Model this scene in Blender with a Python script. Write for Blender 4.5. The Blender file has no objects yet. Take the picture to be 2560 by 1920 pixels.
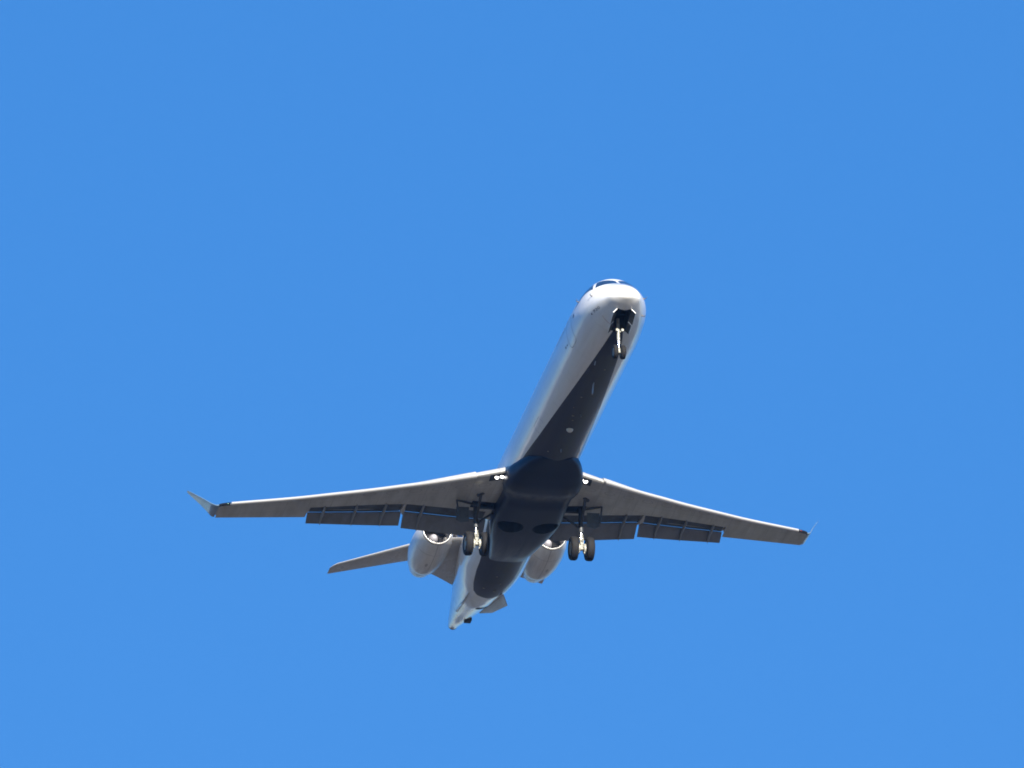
import bpy, bmesh, math, random
from math import sin, cos, pi, radians, sqrt, atan2
from mathutils import Vector, Matrix

scene = bpy.context.scene
col = scene.collection
R_ = radians

# ------------------------------------------------------------------ camera
CAM_EL = 23.0
cam_d = bpy.data.cameras.new("camera")
cam_d.sensor_width = 36.0
cam_d.lens = 36.0 * 33871.7 / 2560.0
cam_d.clip_start = 1.0
cam_d.clip_end = 200000.0
cam = bpy.data.objects.new("camera", cam_d)
col.objects.link(cam)
cam.location = (0, 0, 1.7)
cam.rotation_euler = (R_(90 + CAM_EL), 0, 0)
scene.camera = cam

# ------------------------------------------------------------------ aircraft attitude (world)
# rows: image right, image down, depth -- columns: body forward, port, up
POSE_R = Matrix(((0.1949, 0.9802, -0.0348), (-0.4062, 0.0484, -0.9125), (-0.8927, 0.1920, 0.4076)))
POSE_T = Vector((4.32099346, -3.91560981, 500.0))
ce, se = cos(R_(CAM_EL)), sin(R_(CAM_EL))
C = Matrix(((1, 0, 0), (0, se, ce), (0, -ce, se)))          # camera frame (right, down, depth) to world
ROT = (C @ POSE_R).to_quaternion().to_matrix()
LOC = C @ POSE_T + Vector((0, 0, 1.7))

# ------------------------------------------------------------------ world and sun
SUN_BODY = Vector((1.0, 0.05, 0.335)).normalized()        # towards the sun, in aircraft axes
sw = ROT @ SUN_BODY
SUN_EL = math.asin(sw.z)
SUN_AZ = atan2(sw.x, sw.y)
world = bpy.data.worlds.new("World")
scene.world = world
world.use_nodes = True
nt = world.node_tree
bg = nt.nodes["Background"]
sky = nt.nodes.new("ShaderNodeTexSky")
sky.sky_type = 'NISHITA'
sky.sun_disc = False
sky.sun_elevation = SUN_EL
sky.sun_rotation = SUN_AZ
sky.altitude = 200
sky.air_density = 1.0
sky.dust_density = 0.05
sky.ozone_density = 3.0
hsv = nt.nodes.new("ShaderNodeHueSaturation")              # deep clear-air blue of the photograph
hsv.inputs['Hue'].default_value = 0.509
hsv.inputs['Saturation'].default_value = 1.32
hsv.inputs['Value'].default_value = 1.0
nt.links.new(sky.outputs[0], hsv.inputs['Color'])
mixs = nt.nodes.new("ShaderNodeMix"); mixs.data_type = 'RGBA'   # even, dry air: less brightening towards the horizon
mixs.inputs[0].default_value = 0.5
mixs.inputs[7].default_value = (0.375, 1.63, 4.45, 1)
nt.links.new(hsv.outputs[0], mixs.inputs[6])
nt.links.new(mixs.outputs[2], bg.inputs[0])
bg.inputs[1].default_value = 0.0715
sun_d = bpy.data.lights.new("sun", 'SUN')
sun_d.energy = 5.0
sun_d.angle = R_(0.53)
sun_d.color = (1.0, 0.93, 0.81)
sun = bpy.data.objects.new("sun", sun_d)
col.objects.link(sun)
sun.rotation_euler = sw.to_track_quat('Z', 'Y').to_euler()

scene.view_settings.view_transform = 'Standard'
scene.view_settings.look = 'None'
scene.view_settings.exposure = 1.25
scene.view_settings.gamma = 1.0
scene.cycles.filter_width = 1.8                              # the soft rendering of a long zoom lens
print("sun el", math.degrees(SUN_EL), "az", math.degrees(SUN_AZ))

# ------------------------------------------------------------------ helpers
def B(s, y, z):
    """aircraft coordinates: s = metres aft of the nose datum, y to port, z up"""
    return Vector((-s, y, z))

def lerp(a, b, t): return a + (b - a) * t

def interp(tab, x):
    if x <= tab[0][0]: return tab[0][1]
    for (x0, y0), (x1, y1) in zip(tab, tab[1:]):
        if x <= x1: return lerp(y0, y1, (x - x0) / (x1 - x0))
    return tab[-1][1]

class Pchip:
    def __init__(self, pts):
        self.x = [p[0] for p in pts]; self.y = [p[1] for p in pts]
        n = len(pts); h = [self.x[i+1] - self.x[i] for i in range(n-1)]
        d = [(self.y[i+1] - self.y[i]) / h[i] for i in range(n-1)]
        m = [0.0] * n
        m[0], m[-1] = d[0], d[-1]
        for i in range(1, n-1):
            if d[i-1] * d[i] > 0:
                w1, w2 = 2*h[i] + h[i-1], h[i] + 2*h[i-1]
                m[i] = (w1 + w2) / (w1 / d[i-1] + w2 / d[i])
        self.m = m
    def __call__(self, x):
        X, Y, M = self.x, self.y, self.m
        if x <= X[0]: return Y[0]
        if x >= X[-1]: return Y[-1]
        i = 0
        while x > X[i+1]: i += 1
        h = X[i+1] - X[i]; t = (x - X[i]) / h
        return ((1+2*t)*(1-t)**2*Y[i] + t*(1-t)**2*h*M[i] + t*t*(3-2*t)*Y[i+1] + t*t*(t-1)*h*M[i+1])

class MB:
    """collects shapes that become ONE mesh object"""
    def __init__(self): self.v = []; self.f = []; self.m = []
    def add(self, vs, fs, mi=0):
        o = len(self.v); self.v += [Vector(p) for p in vs]
        self.f += [[i + o for i in f] for f in fs]; self.m += [mi] * len(fs)
    def loft(self, rings, mi=0, cap0=True, cap1=True, closed=True):
        n = len(rings[0]); vs = [p for r in rings for p in r]; fs = []
        for k in range(len(rings) - 1):
            for i in range(n if closed else n - 1):
                j = (i + 1) % n
                fs.append([k*n+i, k*n+j, (k+1)*n+j, (k+1)*n+i])
        if cap0: fs.append(list(range(n))[::-1])
        if cap1: fs.append([(len(rings)-1)*n + i for i in range(n)])
        self.add(vs, fs, mi)
    def tube(self, pts, rad, mi=0, n=14, cap=True):
        pts = [Vector(p) for p in pts]
        if not isinstance(rad, (list, tuple)): rad = [rad] * len(pts)
        rings = []; ref = None
        for i, p in enumerate(pts):
            d = (pts[min(i+1, len(pts)-1)] - pts[max(i-1, 0)]).normalized()
            if ref is None:
                ref = d.orthogonal().normalized()
            ref = (ref - d * ref.dot(d)).normalized()
            b = d.cross(ref)
            rings.append([p + (ref * cos(2*pi*k/n) + b * sin(2*pi*k/n)) * rad[i] for k in range(n)])
        self.loft(rings, mi, cap, cap)
    def cyl(self, prof, axis_pt, axis, n=32, mi=0, cap=True):
        """lathe: prof = [(distance along axis, radius)]"""
        a = Vector(axis).normalized(); u = a.orthogonal().normalized(); w = a.cross(u)
        rings = [[Vector(axis_pt) + a*d + (u*cos(2*pi*k/n) + w*sin(2*pi*k/n))*max(r, 1e-4) for k in range(n)] for d, r in prof]
        self.loft(rings, mi, cap, cap)
    def box(self, c, sx, sy, sz, rot=None, mi=0):
        M = rot or Matrix.Identity(3)
        vs = [Vector(c) + M @ Vector((x*sx/2, y*sy/2, z*sz/2)) for x in (-1, 1) for y in (-1, 1) for z in (-1, 1)]
        self.add(vs, [(0,1,3,2),(4,6,7,5),(0,4,5,1),(2,3,7,6),(0,2,6,4),(1,5,7,3)], mi)
    def slab(self, poly, n, th, mi=0):
        """polygon of points thickened by th along n, both ways"""
        n = Vector(n).normalized() * th / 2
        a = [Vector(p) + n for p in poly]; b = [Vector(p) - n for p in poly]
        k = len(poly)
        self.add(a + b, [list(range(k)), list(range(2*k-1, k-1, -1))] + [[i, k+i, k+(i+1) % k, (i+1) % k] for i in range(k)], mi)
    def build(self, name, mats, parent, angle=32, bevel=0, origin=None):
        me = bpy.data.meshes.new(name)
        o0 = Vector(origin) if origin is not None else Vector((0, 0, 0))
        me.from_pydata([p - o0 for p in self.v], [], self.f)
        for i, p in enumerate(me.polygons): p.material_index = self.m[i]; p.use_smooth = True
        bm = bmesh.new(); bm.from_mesh(me)
        bmesh.ops.remove_doubles(bm, verts=bm.verts, dist=1e-5)
        bmesh.ops.recalc_face_normals(bm, faces=bm.faces)
        bm.to_mesh(me); bm.free()
        if not isinstance(mats, (list, tuple)): mats = [mats]
        for m in mats: me.materials.append(m)
        me.set_sharp_from_angle(angle=R_(angle))
        ob = bpy.data.objects.new(name, me); col.objects.link(ob)
        if parent is not None: ob.parent = parent
        ob.location = o0
        if bevel:
            md = ob.modifiers.new("bevel", 'BEVEL'); md.width = bevel; md.segments = 2; md.limit_method = 'ANGLE'; md.angle_limit = R_(40)
        return ob

def cut(ob, cutter_mb, mat, self_x=False):
    """real recess: subtract a solid, its faces keep the material mat"""
    co = cutter_mb.build("recess_cutter", mat, plane)
    md = ob.modifiers.new("recess", 'BOOLEAN'); md.operation = 'DIFFERENCE'; md.object = co; md.solver = 'EXACT'; md.use_self = self_x
    md.material_mode = 'TRANSFER'
    dg = bpy.context.evaluated_depsgraph_get(); dg.update()
    me = bpy.data.meshes.new_from_object(ob.evaluated_get(dg))
    ob.modifiers.remove(md)
    old = ob.data; ob.data = me; me.name = ob.name
    bpy.data.meshes.remove(old)
    bpy.data.objects.remove(co)
    me.set_sharp_from_angle(angle=R_(32))

# ------------------------------------------------------------------ materials
def new_mat(name):
    m = bpy.data.materials.new(name); m.use_nodes = True
    return m, m.node_tree, m.node_tree.nodes["Principled BSDF"]

def N(nt, t, **kw):
    n = nt.nodes.new(t)
    for k, v in kw.items(): setattr(n, k, v)
    return n

def math_node(nt, op, a, b=None):
    n = N(nt, "ShaderNodeMath", operation=op)
    for i, x in enumerate((a, b)):
        if x is None: continue
        if isinstance(x, (int, float)): n.inputs[i].default_value = x
        else: nt.links.new(x, n.inputs[i])
    return n.outputs[0]

def mix_col(nt, fac, a, b, mode='MIX'):
    n = N(nt, "ShaderNodeMix", data_type='RGBA', blend_type=mode)
    for sock, x in ((n.inputs[0], fac), (n.inputs[6], a), (n.inputs[7], b)):
        if isinstance(x, (int, float)): sock.default_value = x
        elif isinstance(x, tuple): sock.default_value = (*x, 1)
        else: nt.links.new(x, sock)
    return n.outputs[2]

def streaks(nt, scale=(0.35, 3.0, 3.0), lo=0.42, hi=0.72, detail=6.0):
    """soot and dirt drawn out along the airflow"""
    tc = N(nt, "ShaderNodeTexCoord"); mp = N(nt, "ShaderNodeMapping")
    mp.inputs['Scale'].default_value = scale
    nt.links.new(tc.outputs['Object'], mp.inputs[0])
    no = N(nt, "ShaderNodeTexNoise"); no.inputs['Scale'].default_value = 1.0; no.inputs['Detail'].default_value = detail
    no.inputs['Roughness'].default_value = 0.6
    nt.links.new(mp.outputs[0], no.inputs['Vector'])
    mr = N(nt, "ShaderNodeMapRange"); mr.inputs[1].default_value = lo; mr.inputs[2].default_value = hi
    nt.links.new(no.outputs[0], mr.inputs[0])
    return mr.outputs[0]

def paint(name, c, dirt=(0.25, 0.22, 0.19), amount=0.35, rough=0.25, coat=1.0, coat_rough=0.04, metal=0.0, scale=(0.35, 3.0, 3.0), lo=0.42, hi=0.72, spec=0.5):
    m, nt, p = new_mat(name)
    d = streaks(nt, scale, lo, hi)
    c_out = mix_col(nt, math_node(nt, 'MULTIPLY', d, amount), c, dirt)
    nt.links.new(c_out, p.inputs['Base Color'])
    r = math_node(nt, 'ADD', math_node(nt, 'MULTIPLY', d, 0.15), rough)
    nt.links.new(r, p.inputs['Roughness'])
    p.inputs['Coat Weight'].default_value = coat
    p.inputs['Coat Roughness'].default_value = coat_rough; p.inputs['Coat IOR'].default_value = 1.4
    p.inputs['Metallic'].default_value = metal
    p.inputs['Specular IOR Level'].default_value = spec
    return m

WHITE = (0.80, 0.80, 0.79); NAVY = (0.004, 0.009, 0.028)
M = {}
# fuselage: white with a navy belly whose edge is a function of station and angle
NAVY_EDGE = [(0, 0), (1.45, 0), (1.93, 7.6), (2.71, 12.4), (3.88, 17.2), (5.36, 22), (7.03, 27.3), (9.28, 34.8), (12.2, 44.2), (13.7, 49.5),
             (14.8, 53), (15.7, 62), (16.5, 70), (21, 62), (23, 46), (24.3, 41), (25.0, 40), (26.2, 35), (26.85, 29.7), (27.16, 20), (27.24, 8), (27.26, 0), (36, 0)]
def fuselage_paint():
    m, nt, p = new_mat("fuselage_paint")
    tc = N(nt, "ShaderNodeTexCoord"); sp = N(nt, "ShaderNodeSeparateXYZ")
    nt.links.new(tc.outputs['Object'], sp.inputs[0])
    s = math_node(nt, 'MULTIPLY', sp.outputs[0], -1.0)
    ang = math_node(nt, 'ARCTAN2', math_node(nt, 'ABSOLUTE', sp.outputs[1]), math_node(nt, 'MULTIPLY', sp.outputs[2], -1.0))
    fc = N(nt, "ShaderNodeFloatCurve")
    cv = fc.mapping.curves[0]
    while len(cv.points) > 2: cv.points.remove(cv.points[1])
    for i, (a, b) in enumerate(NAVY_EDGE):
        q = (a / 36.0, b / 180.0)
        if i == 0: cv.points[0].location = q
        elif i == len(NAVY_EDGE) - 1: cv.points[-1].location = q
        else: cv.points.new(*q)
    for q in cv.points: q.handle_type = 'VECTOR'
    fc.mapping.update()
    nt.links.new(math_node(nt, 'DIVIDE', s, 36.0), fc.inputs['Value'])
    mask = math_node(nt, 'LESS_THAN', math_node(nt, 'DIVIDE', ang, pi), fc.outputs[0])
    d = streaks(nt, (0.22, 3.2, 3.2), 0.40, 0.75)
    d2 = streaks(nt, (2.5, 7, 7), 0.55, 0.85)
    # frames where the skin sheets join
    fr = math_node(nt, 'LESS_THAN', math_node(nt, 'FRACT', math_node(nt, 'DIVIDE', s, 2.35)), 0.006)
    w = mix_col(nt, math_node(nt, 'MULTIPLY', d, 0.22), WHITE, (0.36, 0.33, 0.30))
    w = mix_col(nt, math_node(nt, 'MULTIPLY', d2, 0.25), w, (0.40, 0.37, 0.34))
    cell = N(nt, "ShaderNodeCombineXYZ")
    nt.links.new(math_node(nt, 'FLOOR', math_node(nt, 'DIVIDE', s, 2.35)), cell.inputs[0]); nt.links.new(math_node(nt, 'FLOOR', math_node(nt, 'MULTIPLY', math_node(nt, 'ARCTAN2', sp.outputs[1], sp.outputs[2]), 1.9)), cell.inputs[1])
    wn = N(nt, "ShaderNodeTexWhiteNoise"); nt.links.new(cell.outputs[0], wn.inputs['Vector'])
    w = mix_col(nt, math_node(nt, 'MULTIPLY', wn.outputs[0], 0.16), w, (0.55, 0.54, 0.52))
    w = mix_col(nt, math_node(nt, 'MULTIPLY', fr, 0.35), w, (0.3, 0.3, 0.3))
    tl = N(nt, "ShaderNodeMapRange"); tl.inputs[1].default_value = 26.5; tl.inputs[2].default_value = 30.5
    nt.links.new(s, tl.inputs[0])
    w = mix_col(nt, math_node(nt, 'MULTIPLY', tl.outputs[0], math_node(nt, 'ADD', math_node(nt, 'MULTIPLY', streaks(nt, (0.5, 5, 5), 0.35, 0.65), 0.5), 0.32)), w, (0.20, 0.165, 0.14))
    n = mix_col(nt, math_node(nt, 'MULTIPLY', d, 0.7), NAVY, (0.024, 0.026, 0.038))
    nt.links.new(mix_col(nt, mask, w, n), p.inputs['Base Color'])
    p.inputs['Roughness'].default_value = 0.3
    nt.links.new(math_node(nt, 'SUBTRACT', 1.0, math_node(nt, 'MULTIPLY', mask, 0.5)), p.inputs['Coat Weight']); p.inputs['Coat IOR'].default_value = 1.4; p.inputs['Specular IOR Level'].default_value = 0.12
    nt.links.new(math_node(nt, 'ADD', math_node(nt, 'MULTIPLY', d2, 0.1), 0.08), p.inputs['Coat Roughness'])
    return m
M['fus'] = fuselage_paint()
M['white'] = paint("white_paint", WHITE, (0.36, 0.33, 0.30), 0.45, coat=0.6, coat_rough=0.12, scale=(0.5, 4, 4))
M['navy'] = paint("navy_paint", NAVY, (0.016, 0.019, 0.028), 0.5, coat=0.4, coat_rough=0.10, spec=0.15, scale=(0.3, 2.5, 2.5))
def nacelle_paint():
    m, nt, p = new_mat("nacelle_paint")
    tc = N(nt, "ShaderNodeTexCoord"); sp = N(nt, "ShaderNodeSeparateXYZ")
    nt.links.new(tc.outputs['Object'], sp.inputs[0])
    s = math_node(nt, 'MULTIPLY', sp.outputs[0], -1.0); ya = math_node(nt, 'ABSOLUTE', sp.outputs[1])
    near = lambda a, c, w: math_node(nt, 'LESS_THAN', math_node(nt, 'ABSOLUTE', math_node(nt, 'SUBTRACT', a, c)), w)
    ln = math_node(nt, 'MAXIMUM', near(s, 26.3, .012), near(s, 28.05, .012))
    ln = math_node(nt, 'MAXIMUM', ln, math_node(nt, 'MULTIPLY', near(ya, 2.22, .012), math_node(nt, 'LESS_THAN', sp.outputs[2], 0.6)))
    q = math_node(nt, 'ADD', math_node(nt, 'POWER', math_node(nt, 'DIVIDE', math_node(nt, 'SUBTRACT', s, 27.2), .16), 2.0), math_node(nt, 'POWER', math_node(nt, 'DIVIDE', math_node(nt, 'SUBTRACT', ya, 2.38), .05), 2.0))
    ln = math_node(nt, 'MAXIMUM', ln, math_node(nt, 'MULTIPLY', math_node(nt, 'LESS_THAN', q, 1.0), math_node(nt, 'LESS_THAN', sp.outputs[2], 0.6)))
    d = streaks(nt, (0.6, 5, 5), 0.36, 0.72)
    aft = N(nt, "ShaderNodeMapRange"); aft.inputs[1].default_value = 26.5; aft.inputs[2].default_value = 29.0
    nt.links.new(s, aft.inputs[0])
    c = mix_col(nt, math_node(nt, 'MULTIPLY', d, 0.40), (0.78, 0.76, 0.72), (0.36, 0.31, 0.26))
    c = mix_col(nt, math_node(nt, 'MULTIPLY', math_node(nt, 'MULTIPLY', aft.outputs[0], d), 0.6), c, (0.24, 0.20, 0.17))
    c = mix_col(nt, math_node(nt, 'MULTIPLY', ln, 0.55), c, (0.14, 0.13, 0.12))
    nt.links.new(c, p.inputs['Base Color'])
    p.inputs['Roughness'].default_value = 0.35
    p.inputs['Coat Weight'].default_value = 0.5; p.inputs['Coat Roughness'].default_value = 0.16; p.inputs['Coat IOR'].default_value = 1.4
    return m
M['nacelle'] = nacelle_paint()
def fairing_paint():
    m, nt, p = new_mat("fairing_paint")
    tc = N(nt, "ShaderNodeTexCoord"); sp = N(nt, "ShaderNodeSeparateXYZ")
    nt.links.new(tc.outputs['Object'], sp.inputs[0])
    s = math_node(nt, 'MULTIPLY', sp.outputs[0], -1.0)
    mr = N(nt, "ShaderNodeMapRange"); mr.inputs[1].default_value = 19.7; mr.inputs[2].default_value = 22.4
    nt.links.new(s, mr.inputs[0])
    d = streaks(nt, (0.45, 4.0, 4.0), 0.30, 0.72)
    a = math_node(nt, 'MULTIPLY', mr.outputs[0], math_node(nt, 'ADD', math_node(nt, 'MULTIPLY', d, 0.8), 0.12))
    c = mix_col(nt, a, NAVY, (0.10, 0.10, 0.11))
    # grey band between the wing roots: ground reflection painted into the navy
    m2 = N(nt, "ShaderNodeMapRange"); m2.interpolation_type = 'SMOOTHSTEP'
    m2.inputs[1].default_value = 0.55; m2.inputs[2].default_value = 0.15
    nt.links.new(math_node(nt, 'ABSOLUTE', math_node(nt, 'SUBTRACT', s, 16.62)), m2.inputs[0])
    d3 = streaks(nt, (1.2, 1.6, 1.0), 0.38, 0.60)
    c = mix_col(nt, math_node(nt, 'MULTIPLY', m2.outputs[0], math_node(nt, 'MULTIPLY', d3, 0.75)), c, (0.10, 0.10, 0.095))
    nt.links.new(c, p.inputs['Base Color'])
    p.inputs['Roughness'].default_value = 0.42; p.inputs['Specular IOR Level'].default_value = 0.2
    p.inputs['Coat Weight'].default_value = 0.22; p.inputs['Coat Roughness'].default_value = 0.16; p.inputs['Coat IOR'].default_value = 1.4
    return m
M['fairing'] = fairing_paint()
def wing_paint():
    m, nt, p = new_mat("wing_grey_paint")
    tc = N(nt, "ShaderNodeTexCoord"); sp = N(nt, "ShaderNodeSeparateXYZ")
    nt.links.new(tc.outputs['Object'], sp.inputs[0])
    s = math_node(nt, 'MULTIPLY', sp.outputs[0], -1.0); ya = math_node(nt, 'ABSOLUTE', sp.outputs[1])
    # along-chord coordinate following the sweep
    v = math_node(nt, 'SUBTRACT', s, math_node(nt, 'MULTIPLY', ya, 0.46))
    cell = N(nt, "ShaderNodeCombineXYZ")
    cu, cv_ = math_node(nt, 'DIVIDE', ya, 0.82), math_node(nt, 'DIVIDE', v, 0.62)
    nt.links.new(math_node(nt, 'FLOOR', cu), cell.inputs[0]); nt.links.new(math_node(nt, 'FLOOR', cv_), cell.inputs[1])
    wn = N(nt, "ShaderNodeTexWhiteNoise"); nt.links.new(cell.outputs[0], wn.inputs['Vector'])
    ln = math_node(nt, 'MAXIMUM', math_node(nt, 'LESS_THAN', math_node(nt, 'FRACT', cu), 0.018), math_node(nt, 'LESS_THAN', math_node(nt, 'FRACT', cv_), 0.024))
    # row of oval access panels between the spars
    fu = math_node(nt, 'SUBTRACT', math_node(nt, 'FRACT', math_node(nt, 'DIVIDE', ya, 0.82)), 0.5)
    dv = math_node(nt, 'SUBTRACT', v, 16.35)
    rr = math_node(nt, 'SQRT', math_node(nt, 'ADD', math_node(nt, 'POWER', math_node(nt, 'DIVIDE', fu, 0.26), 2.0), math_node(nt, 'POWER', math_node(nt, 'DIVIDE', dv, 0.13), 2.0)))
    ov = math_node(nt, 'LESS_THAN', math_node(nt, 'ABSOLUTE', math_node(nt, 'SUBTRACT', rr, 1.0)), 0.09)
    d = streaks(nt, (0.55, 2.6, 1.0), 0.38, 0.72); d2 = streaks(nt, (1.4, 0.5, 1.0), 0.40, 0.70)
    c = mix_col(nt, math_node(nt, 'MULTIPLY', wn.outputs[0], 0.30), (0.47, 0.47, 0.45), (0.36, 0.36, 0.355))
    c = mix_col(nt, math_node(nt, 'MULTIPLY', d, 0.50), c, (0.19, 0.17, 0.15))
    c = mix_col(nt, math_node(nt, 'MULTIPLY', d2, 0.35), c, (0.46, 0.42, 0.37))
    c = mix_col(nt, math_node(nt, 'MULTIPLY', math_node(nt, 'MAXIMUM', ln, ov), 0.45), c, (0.10, 0.10, 0.10))
    nt.links.new(c, p.inputs['Base Color'])
    nt.links.new(math_node(nt, 'ADD', math_node(nt, 'MULTIPLY', d, 0.2), 0.28), p.inputs['Roughness'])
    p.inputs['Coat Weight'].default_value = 0.5; p.inputs['Coat Roughness'].default_value = 0.12; p.inputs['Coat IOR'].default_value = 1.4
    return m
M['grey'] = wing_paint()
M['grey_plain'] = paint("grey_paint", (0.40, 0.41, 0.42), (0.20, 0.18, 0.17), 0.6, coat=0.6, coat_rough=0.12, scale=(0.6, 1.2, 1.0))
M['track'] = paint("track_fairing_paint", (0.25, 0.265, 0.28), (0.12, 0.11, 0.11), 0.5, coat=0.3, coat_rough=0.2, rough=0.4)
M['winglet'] = paint("winglet_paint", (0.15, 0.23, 0.31), (0.12, 0.14, 0.16), 0.3, coat=0.8, coat_rough=0.05)
M['flap'] = paint("flap_grey_paint", (0.20, 0.215, 0.235), (0.10, 0.09, 0.09), 0.6, coat=0.2, coat_rough=0.25, rough=0.4, scale=(0.8, 2, 2))
M['cove'] = paint("cove_shaded_primer", (0.085, 0.10, 0.115), (0.04, 0.04, 0.045), 0.6, coat=0.0, rough=0.6, scale=(1, 2, 2))
M['stab'] = paint("stabiliser_paint", (0.50, 0.49, 0.48), (0.25, 0.22, 0.2), 0.5, coat=0.5, coat_rough=0.15, scale=(0.8, 1.5, 1.5))
M['metal'] = paint("bare_metal", (0.80, 0.79, 0.77), (0.4, 0.38, 0.36), 0.35, rough=0.28, coat=0.0, metal=0.85, scale=(2, 2, 2))
M['chrome'] = paint("chrome", (0.85, 0.86, 0.88), (0.5, 0.5, 0.5), 0.2, rough=0.1, coat=0, metal=1.0)
M['gear'] = paint("gear_enamel", (0.33, 0.33, 0.29), (0.05, 0.045, 0.04), 0.8, rough=0.4, coat=0.3, coat_rough=0.2, scale=(9, 9, 9), lo=0.5, hi=0.75)
M['dark'] = paint("dark_interior", (0.028, 0.034, 0.04), (0.015, 0.015, 0.018), 0.6, rough=0.6, coat=0, scale=(4, 4, 4))
M['tyre'] = paint("tyre_rubber", (0.010, 0.010, 0.011), (0.019, 0.017, 0.016), 0.6, rough=0.75, coat=0, scale=(5, 5, 5), spec=0.3)
M['glass'] = paint("cockpit_glass", (0.012, 0.014, 0.018), (0.02, 0.02, 0.02), 0.3, rough=0.06, coat=1, coat_rough=0.01)
M['fan'] = paint("fan_titanium", (0.22, 0.22, 0.24), (0.1, 0.1, 0.1), 0.4, rough=0.35, coat=0, metal=0.7)
M['spin'] = paint("spinner_paint", (0.36, 0.35, 0.39), (0.4, 0.4, 0.4), 0.3, rough=0.35, coat=0.4)
M['seam'] = paint("door_seam", (0.16, 0.17, 0.19), (0.1, 0.1, 0.1), 0.4, rough=0.5, coat=0.2)
M['probe'] = paint("probe_metal", (0.10, 0.085, 0.08), (0.05, 0.05, 0.05), 0.4, rough=0.4, coat=0)
M['antenna'] = paint("antenna_paint", (0.30, 0.32, 0.36), (0.2, 0.2, 0.2), 0.4, rough=0.4, coat=0.3)
M['drain'] = paint("drain_brass", (0.20, 0.18, 0.13), (0.1, 0.1, 0.1), 0.4, rough=0.5, coat=0.0)
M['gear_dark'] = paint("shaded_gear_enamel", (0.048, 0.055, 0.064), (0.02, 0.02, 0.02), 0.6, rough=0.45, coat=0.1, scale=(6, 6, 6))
M['metal_slat'] = paint("polished_slat", (0.78, 0.77, 0.75), (0.45, 0.42, 0.4), 0.35, rough=0.30, coat=0.3, coat_rough=0.15, metal=0.5, scale=(1, .6, 1))
M['chrome_lip'] = paint("polished_lip", (0.45, 0.44, 0.42), (0.6, 0.58, 0.55), 0.3, rough=0.22, coat=0, metal=0.6)
M['black'] = paint("black_marking", (0.012, 0.016, 0.03), (0.02, 0.02, 0.02), 0.3, rough=0.4, coat=0.5)
M['red'] = paint("red_marking", (0.30, 0.05, 0.05), (0.2, 0.06, 0.05), 0.3, rough=0.4, coat=0.5)
M['pale'] = paint("pale_lens", (0.62, 0.60, 0.54), (0.4, 0.38, 0.33), 0.3, rough=0.3, coat=0.5)
def lamp(name, c, e):
    m, nt, p = new_mat(name)
    p.inputs['Base Color'].default_value = (*c, 1); p.inputs['Roughness'].default_value = 0.15
    p.inputs['Emission Color'].default_value = (*c, 1); p.inputs['Emission Strength'].default_value = e
    return m
M['lamp'] = lamp("landing_lamp", (1.0, 0.97, 0.93), 2.2)
M['navr'] = lamp("red_lamp", (0.16, 0.02, 0.015), 0.0)
M['navg'] = lamp("green_lamp", (0.05, 0.13, 0.09), 0.0)

# ------------------------------------------------------------------ the ground far below (never in frame, but it lights the belly)
def ground():
    m, nt, p = new_mat("dry_land")
    tc = N(nt, "ShaderNodeTexCoord")
    outs = []
    for sc, dt in ((0.004, 8), (0.03, 6)):
        no = N(nt, "ShaderNodeTexNoise"); no.inputs['Scale'].default_value = sc; no.inputs['Detail'].default_value = dt
        nt.links.new(tc.outputs['Object'], no.inputs['Vector']); outs.append(no.outputs[0])
    vo = N(nt, "ShaderNodeTexVoronoi"); vo.inputs['Scale'].default_value = 0.006
    nt.links.new(tc.outputs['Object'], vo.inputs['Vector'])
    c = mix_col(nt, outs[0], (0.108, 0.097, 0.078), (0.066, 0.068, 0.052))
    c = mix_col(nt, math_node(nt, 'MULTIPLY', outs[1], 0.5), c, (0.14, 0.132, 0.12))
    c = mix_col(nt, 0.18, c, vo.outputs['Color'], 'SOFT_LIGHT')
    nt.links.new(c, p.inputs['Base Color'])
    p.inputs['Roughness'].default_value = 0.95; p.inputs['Specular IOR Level'].default_value = 0.1
    mb = MB(); n = 96; radii = [0, 50, 200, 800, 3000, 8000, 14000]
    rings = [[Vector((max(r, 0.01)*cos(2*pi*k/n), max(r, 0.01)*sin(2*pi*k/n), 0)) for k in range(n)] for r in radii]
    mb.loft(rings, cap0=True, cap1=False)
    g = mb.build("ground", m, None)
    if g.data.polygons[0].normal.z < 0: g.data.flip_normals()
    g["kind"] = "structure"
ground()

def haze():
    m = bpy.data.materials.new("haze_air"); m.use_nodes = True; nt = m.node_tree
    nt.nodes.remove(nt.nodes["Principled BSDF"])
    v = nt.nodes.new("ShaderNodeVolumePrincipled")
    v.inputs['Color'].default_value = (0.16, 0.42, 1.0, 1)
    v.inputs['Density'].default_value = 3.0e-5
    v.inputs['Anisotropy'].default_value = 0.0
    nt.links.new(v.outputs[0], nt.nodes["Material Output"].inputs['Volume'])
    mb = MB(); mb.box((0, 0, 139.5), 29000, 29000, 281)
    h = mb.build("haze", m, None); h["kind"] = "stuff"
haze()

# ------------------------------------------------------------------ the aircraft
plane = bpy.data.objects.new("airplane", None)
col.objects.link(plane)
plane.matrix_world = Matrix.Translation(LOC) @ ROT.to_4x4()
plane.empty_display_size = 2
plane["label"] = "white regional jet with navy belly and lowered landing gear flying overhead in blue sky"
plane["category"] = "airplane"

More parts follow.
